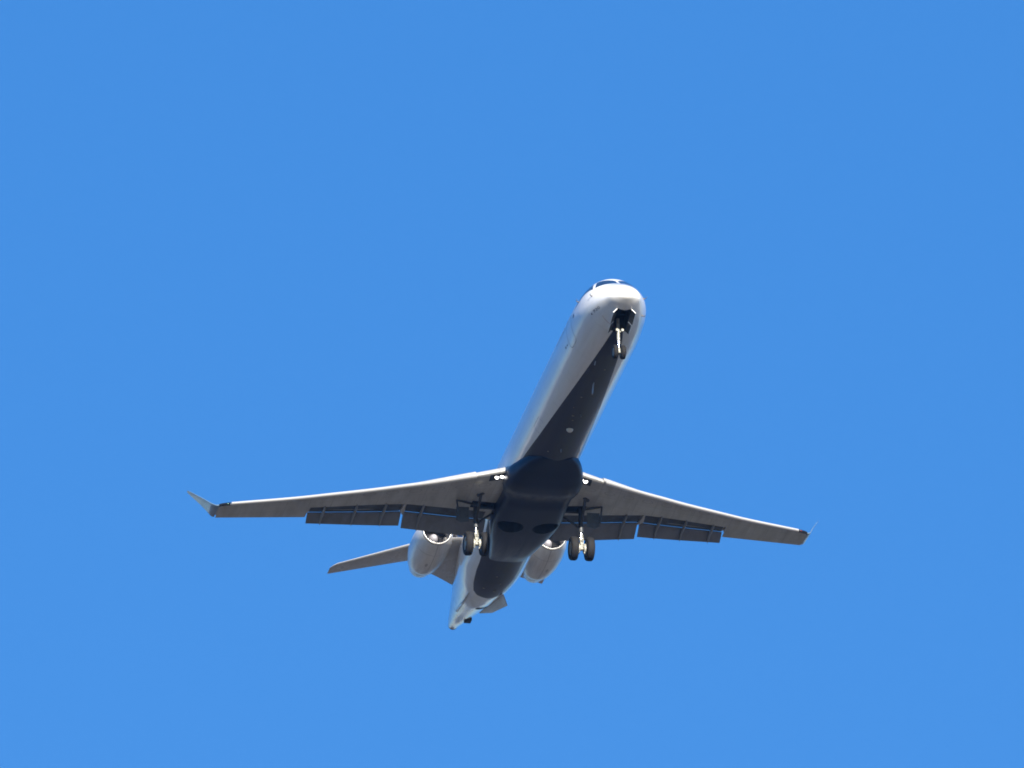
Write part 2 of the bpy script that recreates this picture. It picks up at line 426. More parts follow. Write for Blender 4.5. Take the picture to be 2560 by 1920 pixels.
W_T = Pchip([(.30, 0), (.315, .09), (.36, .19), (.5, .36), (.75, .56), (1.0, .67), (1.5, .87), (2.0, 1.03), (2.6, 1.175), (3.2, 1.268), (4.2, 1.338), (5, 1.345),
             (25.5, 1.345), (26.5, 1.28), (27.6, 1.14), (29.7, .85), (31.2, .62), (32.8, .38), (33.7, .24), (33.95, .19)])
ZT_T = Pchip([(.30, -.55), (.315, -.46), (.36, -.37), (.5, -.20), (.75, .01), (1.0, .17), (1.4, .39), (1.8, .61), (2.0, .74), (2.2, .89), (2.6, 1.14), (3.1, 1.29), (4.2, 1.338), (5, 1.345),
              (25.5, 1.345), (28, 1.33), (30, 1.22), (32, 1.02), (33.7, .74), (33.95, .67)])
ZB_T = Pchip([(.30, -.55), (.315, -.60), (.36, -.64), (.5, -.70), (.75, -.79), (1.0, -.87), (1.5, -1.01), (2.0, -1.13), (2.6, -1.23), (3.2, -1.30), (4.2, -1.342), (5, -1.345),
              (25.5, -1.345), (27, -1.27), (28, -1.10), (29, -.90), (29.7, -.73), (31.2, -.36), (32.8, .02), (33.7, .25), (33.95, .30)])
ZC_T = Pchip([(.30, -.55), (.75, -.43), (1.5, -.29), (2.6, -.12), (4.2, 0), (5, 0), (25.5, 0), (28, .08), (29.7, .2), (31.2, .32), (33.95, .48)])
def fus(s, phi, off=0.0):
    """point on the fuselage skin: phi measured from straight down, + to port"""
    w, zt, zb, zc = W_T(s) + off, ZT_T(s) + off, ZB_T(s) - off, ZC_T(s)
    c, q = cos(phi), sin(phi)
    if c > 0:                                  # the chin is flatter under the nose
        e = 1 + .22 * max(0.0, min(1.0, (4.5 - s) / 3.0))
        q = math.copysign(abs(q) ** e, q); return B(s, w * q, zc - c ** e * (zc - zb))
    return B(s, w * q, zc - c * (zt - zc))

mb = MB()
st = [.30, .305, .315, .33, .36, .40, .45, .5, .57, .66, .75, .87] + [1.0 + .125*i for i in range(32)] + [5 + 1.0*i for i in range(21)] + [25.5 + .25*i for i in range(33)] + [33.7, 33.95]
NR = 96
mb.loft([[fus(s, 2*pi*k/NR) for k in range(NR)] for s in st])
fuselage = mb.build("fuselage", [M['fus'], M['dark']], plane, angle=40)
# nose gear bay
c = MB(); c.loft([[B(s, y, z) for y, z in ((-.27, -.45), (.27, -.45), (.27, -1.6), (-.27, -1.6))] for s in (0.98, 2.25)])
cut(fuselage, c, M['dark'])

def skin_patch(name, poly, mat, off=0.004, parent=None, sub=6, th=0.0):
    """patch laid on the skin; poly = four (s, phi degrees) corners"""
    (a, b, c_, d) = poly
    mb = MB(); g = []
    for i in range(sub + 1):
        for j in range(sub + 1):
            u, v = i / sub, j / sub
            s = lerp(lerp(a[0], b[0], u), lerp(d[0], c_[0], u), v); ph = lerp(lerp(a[1], b[1], u), lerp(d[1], c_[1], u), v)
            g.append(fus(s, R_(ph), off))
    n = sub + 1
    mb.add(g, [[i*n+j, i*n+j+1, (i+1)*n+j+1, (i+1)*n+j] for i in range(sub) for j in range(sub)])
    ob = mb.build(name, mat, parent or fuselage)
    return ob

# flight deck glazing
for sg in (-1, 1):
    skin_patch("windshield", [(1.58, sg*177.0), (2.18, sg*132), (2.58, sg*147), (2.12, sg*177.6)], M['glass'], .006)
    skin_patch("side_window", [(2.28, sg*128), (3.85, sg*103), (3.5, sg*117), (2.68, sg*142)], M['glass'], .006)
    for k in range(24):
        if 12 <= k <= 12: continue
        s = 6.2 + .79*k
        skin_patch("cabin_window", [(s - .11, sg*117), (s + .11, sg*117), (s + .11, sg*131), (s - .11, sg*131)], M['glass'], .004, sub=2)

def strip(mb, pts, w, off=.005):
    """painted line along (s, phi) points"""
    P = []
    for a, b in zip(pts, pts[1:]):
        n = max(2, int((abs(a[0]-b[0]) + abs(a[1]-b[1])*.023) / .08))
        P += [(lerp(a[0], b[0], i/n), lerp(a[1], b[1], i/n)) for i in range(n)]
    P.append(pts[-1])
    c = [fus(s, R_(p), off) for s, p in P]; L, Rr = [], []
    for i, q in enumerate(c):
        s, p = P[i]
        d = (c[min(i+1, len(c)-1)] - c[max(i-1, 0)]).normalized()
        nrm = (fus(s, R_(p), .05) - fus(s, R_(p), 0)).normalized()
        side = d.cross(nrm).normalized() * w/2
        L.append(q + side); Rr.append(q - side)
    n = len(c)
    mb.add(L + Rr, [(i, i+1, n+i+1, n+i) for i in range(n-1)])

# doors: starboard service door, port passenger door
mb = MB(); strip(mb, [(4.98, -118), (5.0, -64), (4.96, -60.5), (4.86, -59), (4.30, -59), (4.22, -60.5), (4.18, -64), (4.18, -118)], .022)
mb.build("service_door", M['seam'], fuselage)
mb = MB(); strip(mb, [(5.35, 125), (5.4, 62), (5.3, 59), (4.5, 59), (4.42, 62), (4.42, 125)], .022)
mb.build("passenger_door", M['seam'], fuselage)
mb = MB(); strip(mb, [(20.2 - 8.0, -46), (20.2 - 8.0, -60), (11.3, -60), (11.3, -46)], .012)
mb.build("cargo_hatch", M['seam'], fuselage)
# nose markings on the starboard side
tc_ = bpy.data.curves.new("nose_number", 'FONT'); tc_.body = "920"; tc_.size = 1.0; tc_.resolution_u = 3
to_ = bpy.data.objects.new("nose_number", tc_); col.objects.link(to_)
dg = bpy.context.evaluated_depsgraph_get()
tm = bpy.data.meshes.new_from_object(to_.evaluated_get(dg))
xs = [v.co.x for v in tm.vertices]; ys = [v.co.y for v in tm.vertices]
kx = .46 / (max(xs) - min(xs)); ky = .17 / (max(ys) - min(ys))
mb = MB(); mb.add([fus(2.03 - (v.co.x - min(xs))*kx, R_(-64 - (v.co.y - min(ys))*ky / .024), .005) for v in tm.vertices], [list(p.vertices) for p in tm.polygons])
bpy.data.objects.remove(to_); bpy.data.meshes.remove(tm)
mb.build("nose_number", M['black'], fuselage)
mb = MB(); mb.add([fus(2.25, R_(-65), .005), fus(2.16, R_(-63.5), .005), fus(2.19, R_(-69.5), .005)], [(0, 1, 2)]); mb.build("arrow_mark", M['black'], fuselage)
mb = MB(); strip(mb, [(1.77, -48), (1.84, -38), (1.93, -24), (1.98, -13.5)], .018); mb.build("warning_line", M['red'], fuselage)
mb = MB(); mb.add([fus(3.72, R_(-93), .005), fus(3.92, R_(-91.5), .005), fus(3.90, R_(-98), .005), fus(3.78, R_(-99.5), .005)], [(0, 1, 2, 3)]); mb.build("static_port", M['black'], fuselage)
# worn stencilling beside the service door, too small to read
rnd = random.Random(4)
for s0, s1, p0, n in ((4.4, 5.2, -105, 4), (5.3, 7.0, -101, 7), (5.1, 5.6, -70, 2)):
    for k in range(n):
        mb = MB(); s = lerp(s0, s1, (k + rnd.uniform(.1, .4)) / n); L = (s1 - s0)/n*rnd.uniform(.4, .7); h = rnd.uniform(1.5, 3.4)
        mb.add([fus(s, R_(p0), .005), fus(s + L, R_(p0), .005), fus(s + L, R_(p0 - h), .005), fus(s, R_(p0 - h), .005)], [(0, 1, 2, 3)])
        mb.build("stencil_marking", M['seam'], fuselage)
# pitot probes
for s, p in ((2.03, -110), (3.6, -117), (1.72, 106), (2.0, 62)):
    mb = MB(); a = fus(s, R_(p)); n = (fus(s, R_(p), .1) - a).normalized()
    mb.tube([a - n*.01, a + n*.07, a + n*.09 + Vector((.04, 0, 0)), a + n*.09 + Vector((.15, 0, 0))], [.020, .016, .012, .008], n=8)
    mb.tube([a - n*.01, a + n*.004, a + n*.012], [.05, .05, .03], n=10)
    mb.build("pitot_probe", M['probe'], fuselage)
# belly aerials, lights and drains
def blade(s, p, h, ch, mat, sweep=.25, th=.022):
    mb = MB(); a = fus(s, R_(p)); n = (fus(s, R_(p), .1) - a).normalized(); fw = Vector((-1, 0, 0)); sd = n.cross(fw).normalized()
    r0 = []; rings = []
    for t, c in ((-.05, 1.0), (.0, 1.0), (.85, .62), (1.0, .42)):
        o = a + n*(h*t) + fw*(sweep*max(t, 0)*h/.3)
        rings.append([o + fw*(x*ch*c) + sd*(q*th) for x, q in ((0, 0), (.15, .7), (.45, 1), (1, .1), (.45, -1), (.15, -.7))])
    mb.loft(rings)
    return mb.build("blade_antenna", mat, fuselage)
blade(6.45, -2.0, .34, .36, M['antenna'])
blade(4.65, -15, .13, .22, M['antenna'], .1)
blade(9.35, 2, .10, .20, M['seam'], .1)
blade(12.6, -2, .12, .24, M['seam'], .1)
mb = MB(); a = fus(10.85, R_(-3.5)); mb.cyl([(-.03, .135), (.0, .13), (.05, .115), (.09, .08), (.105, .001)], a, (0, 0, -1), n=28)
mb.build("beacon_light", M['pale'], fuselage, angle=70)
for s, p, r in ((7.9, -10, .035), (8.9, -14, .03), (9.6, -9, .05), (10.0, -6, .035), (3.6, 6, .03), (5.3, 5, .035), (24.9, -4, .035), (25.6, 8, .03), (26.2, -16, .045), (26.4, 4, .05), (13.1, -20, .03)):
    mb = MB(); a = fus(s, R_(p)); n = (fus(s, R_(p), .1) - a).normalized()
    mb.cyl([(-.02, r), (.012, r), (.016, r*.6), (.016, .001)], a, n, n=16)
    mb.build("drain_port", M['drain'], fuselage)
# tail belly: air inlet and outlet
skin_patch("air_inlet", [(28.95, -4), (29.3, -4), (29.3, 24), (28.95, 24)], M['dark'], .006)
mb = MB(); a = fus(31.85, R_(18)); mb.box(a + Vector((0, 0, .04)), .34, .26, .24)
mb.build("outlet_duct", M['dark'], fuselage, bevel=.006)

# tail end: dark auxiliary exhaust
mb = MB(); mb.cyl([(0, .19), (.06, .2), (.16, .17), (.16, .12), (-.05, .11)], B(33.88, 0, .48), (-1, 0, .04), n=32)
mb.build("exhaust_outlet", M['flap'], fuselage)

# belly fairing: flush nose, deep keel with the wheel wells, square tail
FW = Pchip([(13.7, .60), (14.4, 1.02), (15.2, 1.30), (16, 1.47), (16.75, 1.48), (17.2, 1.33), (17.8, 1.30), (19.4, 1.34), (20.5, 1.24), (21.5, 1.05), (22.6, .84), (23.4, .70)])
FB = Pchip([(13.7, -1.335), (14.4, -1.44), (15.2, -1.58), (15.9, -1.66), (16.3, -1.66), (16.75, -1.60), (17.2, -1.64), (17.7, -1.70), (19.4, -1.72), (21, -1.68), (22.3, -1.56), (23.4, -1.36)])
FT = Pchip([(13.7, -.9), (15, -.65), (16, -.5), (20.5, -.5), (22, -.7), (23.4, -.95)])
def fair(s, n=48):
    w, zb, zt = FW(s), FB(s), FT(s); r = []
    for k in range(n):
        a = 2*pi*k/n; e = 0.62
        y = w * math.copysign(abs(sin(a))**e, sin(a)); z = (zt + zb)/2 - (zt - zb)/2 * math.copysign(abs(cos(a))**e, cos(a))
        r.append(B(s, y, z))
    return r
mb = MB(); mb.loft([fair(13.7 + 9.7*i/60) for i in range(61)])
fairing = mb.build("belly_fairing", [M['fairing'], M['dark']], plane, angle=40)
for sg in (-1, 1):
    c = MB(); c.cyl([(0, .5), (1.0, .5)], B(19.35, sg*.68, -2.1), (0, 0, 1), n=40)
    cut(fairing, c, M['dark'])

# ------------------------------------------------------------------ wings
ZLOW = Pchip([(1.0, -.95), (2.5, -.88), (5, -.76), (8, -.57), (11.5, -.33)])
SLAT_LE = Pchip([(2.5, 16.46), (3.98, 17.41), (5.2, 18.13), (5.78, 18.49), (8, 19.76), (8.47, 20.03), (11.1, 21.35)])
WLE = Pchip([(2.5, 16.72), (5.2, 18.42), (8, 20.02), (11.1, 21.53), (11.55, 21.80)])
CLEAN_TE = Pchip([(1.0, 20.95), (4.65, 20.95), (8.1, 21.88), (11.5, 22.85)])
COVE = Pchip([(1.0, 19.75), (4.6, 19.70), (5.0, 19.80), (8.1, 20.95)])
GAP = Pchip([(1.0, 20.70), (2.64, 20.68), (4.58, 20.60), (4.87, 20.69), (8.1, 21.62)])
SPAN_T = Pchip([(1.0, .125), (2.5, .12), (11.5, .10)])

def wing_ring(y, le, te, sg, cove=None, gap=None, droop=0.0):
    c = CLEAN_TE(y) - le; zl = ZLOW(y); t = SPAN_T(y) * c
    up, lo = [], []; tm = 0.0
    for k in range(15):
        x = (k / 14.0) ** 1.7
        th = 10*(0.2969*sqrt(x) - .126*x - .3516*x*x + .2843*x**3 - .1036*x**4)      # 1 at 30 % chord
        tm = max(tm, th)
        up.append((x, zl + .25*t + .75*t*th))
        lo.append((x, zl + .25*t - .25*t*min(1.0, tm*1.05)))
    end = (te - le) / c
    def cl(pts):
        out = [p for p in pts if p[0] < end - .01]
        z = None
        for (x0, z0), (x1, z1) in zip(pts, pts[1:]):
            if x0 <= end <= x1 + 1e-9: z = lerp(z0, z1, (end - x0) / (x1 - x0)); break
        return out + [(end, z if z is not None else pts[-1][1])]
    # clean trailing edge: lower skin comes up to meet the upper one
    U = [(x, lerp(z, zl + .06*t, x**5)) for x, z in up]
    L = [(x, lerp(z, zl + .05*t, x**7)) for x, z in lo]
    if cove is not None:
        xc, xg = (cove - le) / c, (gap - le) / c
        Lc = [p for p in L if p[0] < xc - .02]
        zz = interp(L, xc)
        # resample to a fixed count so rings match
        base = [(xc * (k / 11.0) ** 1.6, interp(L, xc * (k / 11.0) ** 1.6)) for k in range(12)]
        L2 = base + [(xc + .012, zz + .10), (xg, zl + .125)]
        U2 = [(xg * (k / 13.0) ** 1.6, interp(U, xg * (k / 13.0) ** 1.6)) for k in range(14)]
        U2[-1] = (xg, zl + .145)
    else:
        base = [(end * (k / 13.0) ** 1.6, interp(L, end * (k / 13.0) ** 1.6)) for k in range(14)]
        L2 = base
        U2 = [(end * (k / 13.0) ** 1.6, interp(U, end * (k / 13.0) ** 1.6)) for k in range(14)]
        if end > .97: U2[-1] = (end, L2[-1][1] + .012)
    ring = [B(le + x*c, sg*y, z) for x, z in U2[::-1]] + [B(le + x*c, sg*y, z) for x, z in L2[1:]]
    return ring, (U, L, c)

def lower_pt(y, x, sg, le, off=0.006):
    _, (U, L, c) = wing_ring(y, le, CLEAN_TE(y), sg)
    return B(le + x*c, sg*y, interp(L, x) - off)

ROOT_LE = Pchip([(1.0, 15.84), (1.5, 16.20), (2.48, 16.82)])

def make_wing(sg):
    mb = MB()
    mb.loft([wing_ring(y, ROOT_LE(y), GAP(y), sg, COVE(y), GAP(y))[0] for y in (1.0, 1.5, 2.0, 2.48)])
    ys = [2.48 + (8.12 - 2.48) * i / 16 for i in range(17)]
    mb.loft([wing_ring(y, WLE(y), GAP(y), sg, COVE(y), GAP(y))[0] for y in ys])
    ys = [8.12 + (11.5 - 8.12) * i / 8 for i in range(9)]
    mb.loft([wing_ring(y, WLE(y), lerp(CLEAN_TE(y), WLE(y), .24) if y < 11.1 else lerp(CLEAN_TE(y), WLE(y), .24), sg)[0] for y in ys])
    # fixed wedge between the two flaps
    y = 4.66; zl = ZLOW(y)
    mb.loft([[B(19.75, sg*(y-.03), zl-.005), B(19.75, sg*(y+.03), zl-.005), B(19.75, sg*(y+.03), zl+.1), B(19.75, sg*(y-.03), zl+.1)],
             [B(20.35, sg*(y-.09), zl-.02), B(20.35, sg*(y+.09), zl-.02), B(20.35, sg*(y+.09), zl+.1), B(20.35, sg*(y-.09), zl+.1)],
             [B(20.98, sg*(y-.13), zl+.10), B(20.98, sg*(y-.11), zl+.10), B(20.98, sg*(y-.11), zl+.12), B(20.98, sg*(y-.13), zl+.12)]])
    wing = mb.build("wing", [M['grey'], M['dark']], plane)
    # gear leg slot in the lower skin
    c = MB(); c.box(B(19.15, sg*1.72, -1.0), .62, 1.0, .55)
    cut(wing, c, M['dark'], True)

    # inboard leading edge glove (bare, sunlit) is part of the wing; slat outboard
    mb = MB(); rings = []
    prof = [(1.0, .30), (.6, .27), (.3, .19), (.12, .09), (.03, .01), (0, -.06), (.03, -.13), (.1, -.185), (.2, -.215), (.36, -.23),
            (.34, -.19), (.30, -.10), (.34, .0), (.5, .12), (.75, .21), (1.0, .28)]
    for i in range(25):
        y = 2.5 + (11.08 - 2.5) * i / 24
        c = lerp(.46, .31, i / 24.0); le = SLAT_LE(y); z = ZLOW(y) + .03
        rings.append([B(le + x*c, sg*y, z + q*c) for x, q in prof])
    mb.loft(rings)
    mb.build("slat", M['metal_slat'], wing)

    # dark panel over each flap cove, recess shade painted into its primer
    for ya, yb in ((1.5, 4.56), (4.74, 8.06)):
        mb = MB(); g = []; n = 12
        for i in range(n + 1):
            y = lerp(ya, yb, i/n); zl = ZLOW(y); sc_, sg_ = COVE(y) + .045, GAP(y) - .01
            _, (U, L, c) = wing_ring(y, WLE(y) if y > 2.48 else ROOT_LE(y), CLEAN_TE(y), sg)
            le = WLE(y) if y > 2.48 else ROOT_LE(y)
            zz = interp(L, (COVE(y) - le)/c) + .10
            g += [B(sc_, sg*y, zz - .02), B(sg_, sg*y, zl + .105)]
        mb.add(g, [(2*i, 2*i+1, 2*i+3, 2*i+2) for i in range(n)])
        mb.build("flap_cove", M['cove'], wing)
    # flaps, lowered
    def flap(y0, y1, c0, c1, name="flap"):
        mb = MB(); rings = []; d = R_(30)
        pr = [(1, .012), (.8, .05), (.55, .085), (.3, .10), (.12, .085), (.03, .045), (0, 0), (.03, -.045), (.12, -.065), (.4, -.055), (.75, -.025), (1, -.004)]
        for i in range(7):
            t = i / 6; y = lerp(y0, y1, t); c = lerp(c0, c1, t)
            s0, z0 = GAP(y) + .015, ZLOW(y) + .125 - .021
            rings.append([B(s0 + x*c*cos(d) + q*c*sin(d), sg*y, z0 - x*c*sin(d) + q*c*cos(d)) for x, q in pr])
        mb.loft(rings)
        return mb.build(name, M['flap'], wing)
    flap(1.36, 4.56, .86, .80)
    flap(4.66, 8.10, .69, .53)
    # flap track fairings
    for y, cf in ((3.95, .81), (5.36, .65), (6.42, .60), (7.58, .55)):
        mb = MB(); s1, zl = GAP(y), ZLOW(y); d = R_(30)
        te = (s1 + .05 + cf*.97*cos(d), zl + .06 - cf*.97*sin(d))
        path = [(COVE(y) - .10, zl + .01, .02), (COVE(y) + .05, zl - .035, .055), (s1 - .2, zl - .06, .068), (s1 + .1, zl - .06, .066),
                (lerp(s1, te[0], .6), lerp(zl - .02, te[1], .6) - .035, .045), (te[0], te[1] - .01, .010)]
        rings = []
        for s, z, r in path:
            rings.append([B(s, sg*y + r*.8*cos(2*pi*k/12), z + r*1.25*sin(2*pi*k/12)) for k in range(12)])
        mb.loft(rings)
        mb.build("flap_fairing", M['track'], wing)
    # aileron
    mb = MB(); rings = []
    for i in range(7):
        y = lerp(8.16, 11.46, i / 6); le = lerp(CLEAN_TE(y), WLE(y), .235); te = CLEAN_TE(y)
        _, (U, L, c) = wing_ring(y, WLE(y), te, sg)
        x0 = (le - WLE(y)) / c
        rings.append([B(WLE(y) + x*c, sg*y, interp(U, x)) for x in (1.0, lerp(x0, 1, .5), x0)] + [B(WLE(y) + x*c, sg*y, interp(L, x) - (.004 if x > x0 else 0)) for x in (x0, lerp(x0, 1, .5), 1.0)])
    mb.loft(rings)
    mb.build("aileron", M['grey'], wing)
    # winglet
    mb = MB(); rings = []
    b_le, b_te = (21.80, 11.53, -.27), (22.86, 11.48, -.29)
    for t, dy, dz, ds, ch, th in ((0, -.04, .0, -.03, 1.15, .10), (.06, .05, .015, .02, 1.10, .075), (.12, .14, .09, .12, .98, .055), (.2, .21, .22, .30, .86, .055),
                                  (.5, .43, .62, .80, .60, .04), (.8, .68, 1.02, 1.30, .36, .028), (.97, .835, 1.26, 1.60, .20, .015), (1.0, .855, 1.29, 1.66, .12, .01)):
        n = Vector((0, sg*cos(R_(28 if t > .1 else 80)), -sin(R_(28 if t > .1 else 80))))      # outward-down normal of the section
        if t <= .06: n = Vector((0, sg*.15, -1)).normalized()
        r = []
        for x, q in ((0, 0), (.006, .3), (.02, .55), (.06, .78), (.15, .95), (.3, 1), (.5, .8), (.8, .3), (1, .02), (.8, -.3), (.5, -.8), (.3, -1), (.15, -.95), (.06, -.78), (.02, -.55), (.006, -.3)):
            r.append(B(b_le[0] + ds + x*ch, sg*(b_le[1] + dy), b_le[2] + dz) + n * (q * th * .5))
        rings.append(r)
    mb.loft(rings)
    mb.build("winglet", M['winglet'], wing, angle=50)
    # position light under dark glass at the tip
    mb = MB(); rings = []
    for y in (11.11, 11.25, 11.4, 11.5):
        le = WLE(y) - (.05 if y < 11.45 else .0); zl = ZLOW(y)
        rings.append([B(le + .03 + .10*cos(a), sg*y, zl + .045 + .055*sin(a)) for a in [2*pi*k/12 for k in range(12)]])
    mb.loft(rings)
    nl = mb.build("navigation_light", [M['glass'], M['navr' if sg > 0 else 'navg'], M['lamp']], wing)
    mb2 = MB(); mb2.cyl([(-.03, .02), (0, .028), (.03, .02)], B(WLE(11.2) - .10, sg*11.2, ZLOW(11.2) + .03), (0, 1, 0), n=12)
    o = mb2.build("lamp_lens", M['navr' if sg > 0 else 'navg'], wing)
    # landing lights in the inboard leading edge
    mb = MB(); ya, yb = 1.44, 1.97; g = []
    for i in range(7):
        for j in range(7):
            y = lerp(ya, yb, i/6); x = lerp(.012, .105, j/6)
            g.append(lower_pt(y, x, sg, ROOT_LE(y), .005))
    mb.add(g, [[i*7+j, i*7+j+1, (i+1)*7+j+1, (i+1)*7+j] for i in range(6) for j in range(6)])
    mb.build("light_housing", M['dark'], wing)
    for y in (1.54, 1.72):
        p = lower_pt(y, .056, sg, ROOT_LE(y), .0)
        n = Vector((.62, 0, -.78))
        mb = MB(); mb.cyl([(-.02, .076), (.02, .076), (.033, .055), (.036, .001)], p, n, n=24)
        mb.build("landing_light", M['lamp'], wing)
    return wing
for sg in (-1, 1): make_wing(sg)

# ------------------------------------------------------------------ engines
def make_engine(sg):
    cy, cz = sg*2.25, .75
    mb = MB(); ax = (-1, 0, 0)
    outer = [(.10, .60), (.3, .655), (.8, .73), (1.5, .76), (2.2, .735), (2.8, .65), (3.1, .59), (3.12, .575), (3.0, .54), (3.0, .52), (3.3, .50), (3.7, .42), (3.72, .40), (3.4, .38), (3.0, .36)]
    mb.cyl(outer, B(25.45, cy, cz), ax, n=64, cap=False)
    mb.cyl([(.14, .51), (.4, .51), (.95, .54)], B(25.45, cy, cz), ax, n=64, cap=False, mi=1)
    nac = mb.build("nacelle", [M['nacelle'], M['stab']], plane, angle=50)
    mb = MB(); mb.cyl([(.10, .60), (.04, .585), (.0, .555), (.01, .535), (.06, .52), (.14, .51)], B(25.45, cy, cz), ax, n=64, cap=False)
    mb.build("inlet_lip", M['chrome_lip'], nac, angle=80)
    # fan
    mb = MB(); mb.cyl([(1.02, .55), (1.04, .55)], B(25.45, cy, cz), ax, n=48)
    for k in range(28):
        a = 2*pi*k/28
        def q(r, da, s): return B(25.45 + s, cy + r*cos(a+da), cz + r*sin(a+da))
        mb.add([q(.17, -.10, .92), q(.53, -.085, .90), q(.53, .085, 1.0), q(.17, .10, 1.0)], [(0, 1, 2, 3)])
    mb.build("fan", M['fan'], nac)
    mb = MB(); mb.cyl([(.60, .001), (.61, .05), (.66, .10), (.76, .15), (.90, .185), (1.0, .19)], B(25.45, cy, cz), ax, n=32)
    mb.build("spinner", M['spin'], nac, angle=60)
    mb = MB(); mb.cyl([(3.0, .40), (3.3, .30), (3.72, .25), (3.98, .20), (3.98, .17), (3.6, .15)], B(25.45, cy, cz), ax, n=40, cap=True)
    mb.build("exhaust_nozzle", M['fan'], nac)
    # pylon
    mb = MB(); rings = []
    for y, s0, s1, th in ((.7, 25.9, 30.55, .34), (1.3, 25.95, 29.95, .32), (1.85, 26.05, 29.45, .30)):
        r = []
        for x, q in ((0, 0), (.02, .3), (.1, .75), (.3, 1), (.6, .8), (.85, .35), (1, .03), (.85, -.35), (.6, -.8), (.3, -1), (.1, -.75), (.02, -.3)):
            r.append(B(lerp(s0, s1, x), sg*y, .70 + q*th/2))
        rings.append(r)
    mb.loft(rings)
    mb.build("pylon", M['stab'], plane, angle=50)
for sg in (-1, 1): make_engine(sg)

# ------------------------------------------------------------------ tail
mb = MB(); rings = []
for z, s0, s1, th in ((.75, 28.4, 33.0, .22), (1.4, 29.6, 33.4, .22), (2.6, 30.9, 34.1, .22), (3.75, 32.1, 34.7, .24)):
    rings.append([B(lerp(s0, s1, x), q*th/2, z) for x, q in ((0, 0), (.02, .35), (.1, .75), (.3, 1), (.6, .8), (.85, .35), (1, .03), (.85, -.35), (.6, -.8), (.3, -1), (.1, -.75), (.02, -.35))])
mb.loft(rings)
fin = mb.build("vertical_fin", M['navy'], plane, angle=50)
mb = MB(); rings = []
SP = ((0, 0), (.01, .35), (.05, .7), (.15, .98), (.3, 1), (.6, .72), (.85, .28), (1, .03), (.85, -.28), (.6, -.72), (.3, -1), (.15, -.98), (.05, -.7), (.01, -.35))
for y, s0, s1, th in ((-4.32, 36.54, 37.15, .04), (-4.22, 36.27, 37.1, .06), (-4.1, 36.08, 37.03, .07), (-1.8, 34.03, 35.72, .13), (0, 32.5, 34.75, .19), (1.8, 34.03, 35.72, .13), (4.1, 36.08, 37.03, .07), (4.22, 36.27, 37.1, .06), (4.32, 36.54, 37.15, .04)):
    rings.append([B(lerp(s0, s1, x), y, 3.82 + q*th/2) for x, q in SP])
mb.loft(rings)
stab = mb.build("horizontal_stabilizer", M['stab'], plane, angle=50)
for sg in (-1, 1):
    mb = MB()
    rings = []
    for y in (.5, 1.8, 3.0, 4.1):
        le = interp([(0, 32.5), (1.8, 34.03), (4.1, 36.08)], y) - .010; th = interp([(0, .19), (1.8, .13), (4.1, .07)], y) * 1.12; ch = interp([(0, 2.25), (1.8, 1.69), (4.1, .95)], y)
        rings.append([B(le + x*ch, sg*y, 3.82 + q*th/2) for x, q in ((.09, .80), (.05, .7), (.01, .35), (0, 0), (.01, -.35), (.05, -.7), (.09, -.80), (.05, -.3), (.05, .3))])
    mb.loft(rings)
    mb.build("leading_edge", M['metal_slat'], stab, angle=50)
# ventral strakes
for sg in (-1, 1):
    mb = MB()
    poly = [B(27.45, sg*.66, -.92), B(27.86, sg*.90, -1.25), B(29.9, sg*.74, -.68), B(30.9, sg*.45, -.29), B(30.4, sg*.3, -.1), B(28, sg*.4, -.5)]
    n = (poly[1]-poly[0]).cross(poly[2]-poly[0])
    mb.slab(poly, n, .035)
    mb.build("ventral_strake", M['grey'], plane)

# ------------------------------------------------------------------ undercarriage
def wheel(parent, c, r, w, sg_out):
    """tyre and rim as two sub-parts"""
    mb = MB(); h = w/2; ir = r*.52
    mb.cyl([(-h*.72, ir), (-h*.92, r*.62), (-h, r*.78), (-h*.90, r*.91), (-h*.62, r*.985), (-h*.4, r), (-h*.38, r*.988), (-h*.32, r*.988), (-h*.30, r), (-.04*h, r*1.0), (-.02*h, r*.988),
            (.02*h, r*.988), (.04*h, r), (h*.30, r), (h*.32, r*.988), (h*.38, r*.988), (h*.4, r), (h*.62, r*.985), (h*.90, r*.91), (h, r*.78), (h*.92, r*.62), (h*.72, ir)], c, (0, 1, 0), n=48, cap=False)
    mb.build("tyre", M['tyre'], parent, angle=50)
    mb = MB()
    mb.cyl([(-h*.72, ir), (-h*.8, ir*1.04), (-h*.74, ir*.9), (-h*.35, ir*.75), (-h*.35, ir*.35), (-h*.7, ir*.3), (-h*.7, .001)], c, (0, 1, 0), n=32, cap=False)
    mb.cyl([(h*.72, ir), (h*.8, ir*1.04), (h*.74, ir*.9), (h*.35, ir*.75), (h*.35, ir*.35), (h*.7, ir*.3), (h*.7, .001)], c, (0, 1, 0), n=32, cap=False)
    mb.build("rim", M['gear'], parent)

# nose gear
mb = MB()
sx, GY = 2.04, -.04
mb.cyl([(0, .060), (.55, .060), (.56, .045), (.62, .045), (.63, .066), (.66, .066), (.67, .05), (.70, .05), (.71, .058), (.86, .058), (.87, .048)], B(sx - .02, GY, -.75), (-.02, 0, -1), n=20)
mb.cyl([(0, .034), (.32, .034)], B(sx - .005, GY, -1.60), (-.02, 0, -1), n=18, mi=1)
mb.cyl([(0, .05), (.05, .056), (.17, .056), (.20, .04)], B(sx, GY, -1.93), (0, 0, -1), n=18)
mb.tube([B(sx, GY - .16, -2.095), B(sx, GY + .16, -2.095)], .038)
ng = mb.build("nose_gear", [M['gear'], M['chrome']], plane)
mb = MB()
for zz in ((-1.62, -1.78), (-1.95, -1.78)):
    mb.tube([B(sx + .05, -.03, zz[0]), B(sx + .2, 0, zz[1])], .016); mb.tube([B(sx + .05, .03, zz[0]), B(sx + .2, 0, zz[1])], .016)
mb.build("torque_link", M['gear'], ng)
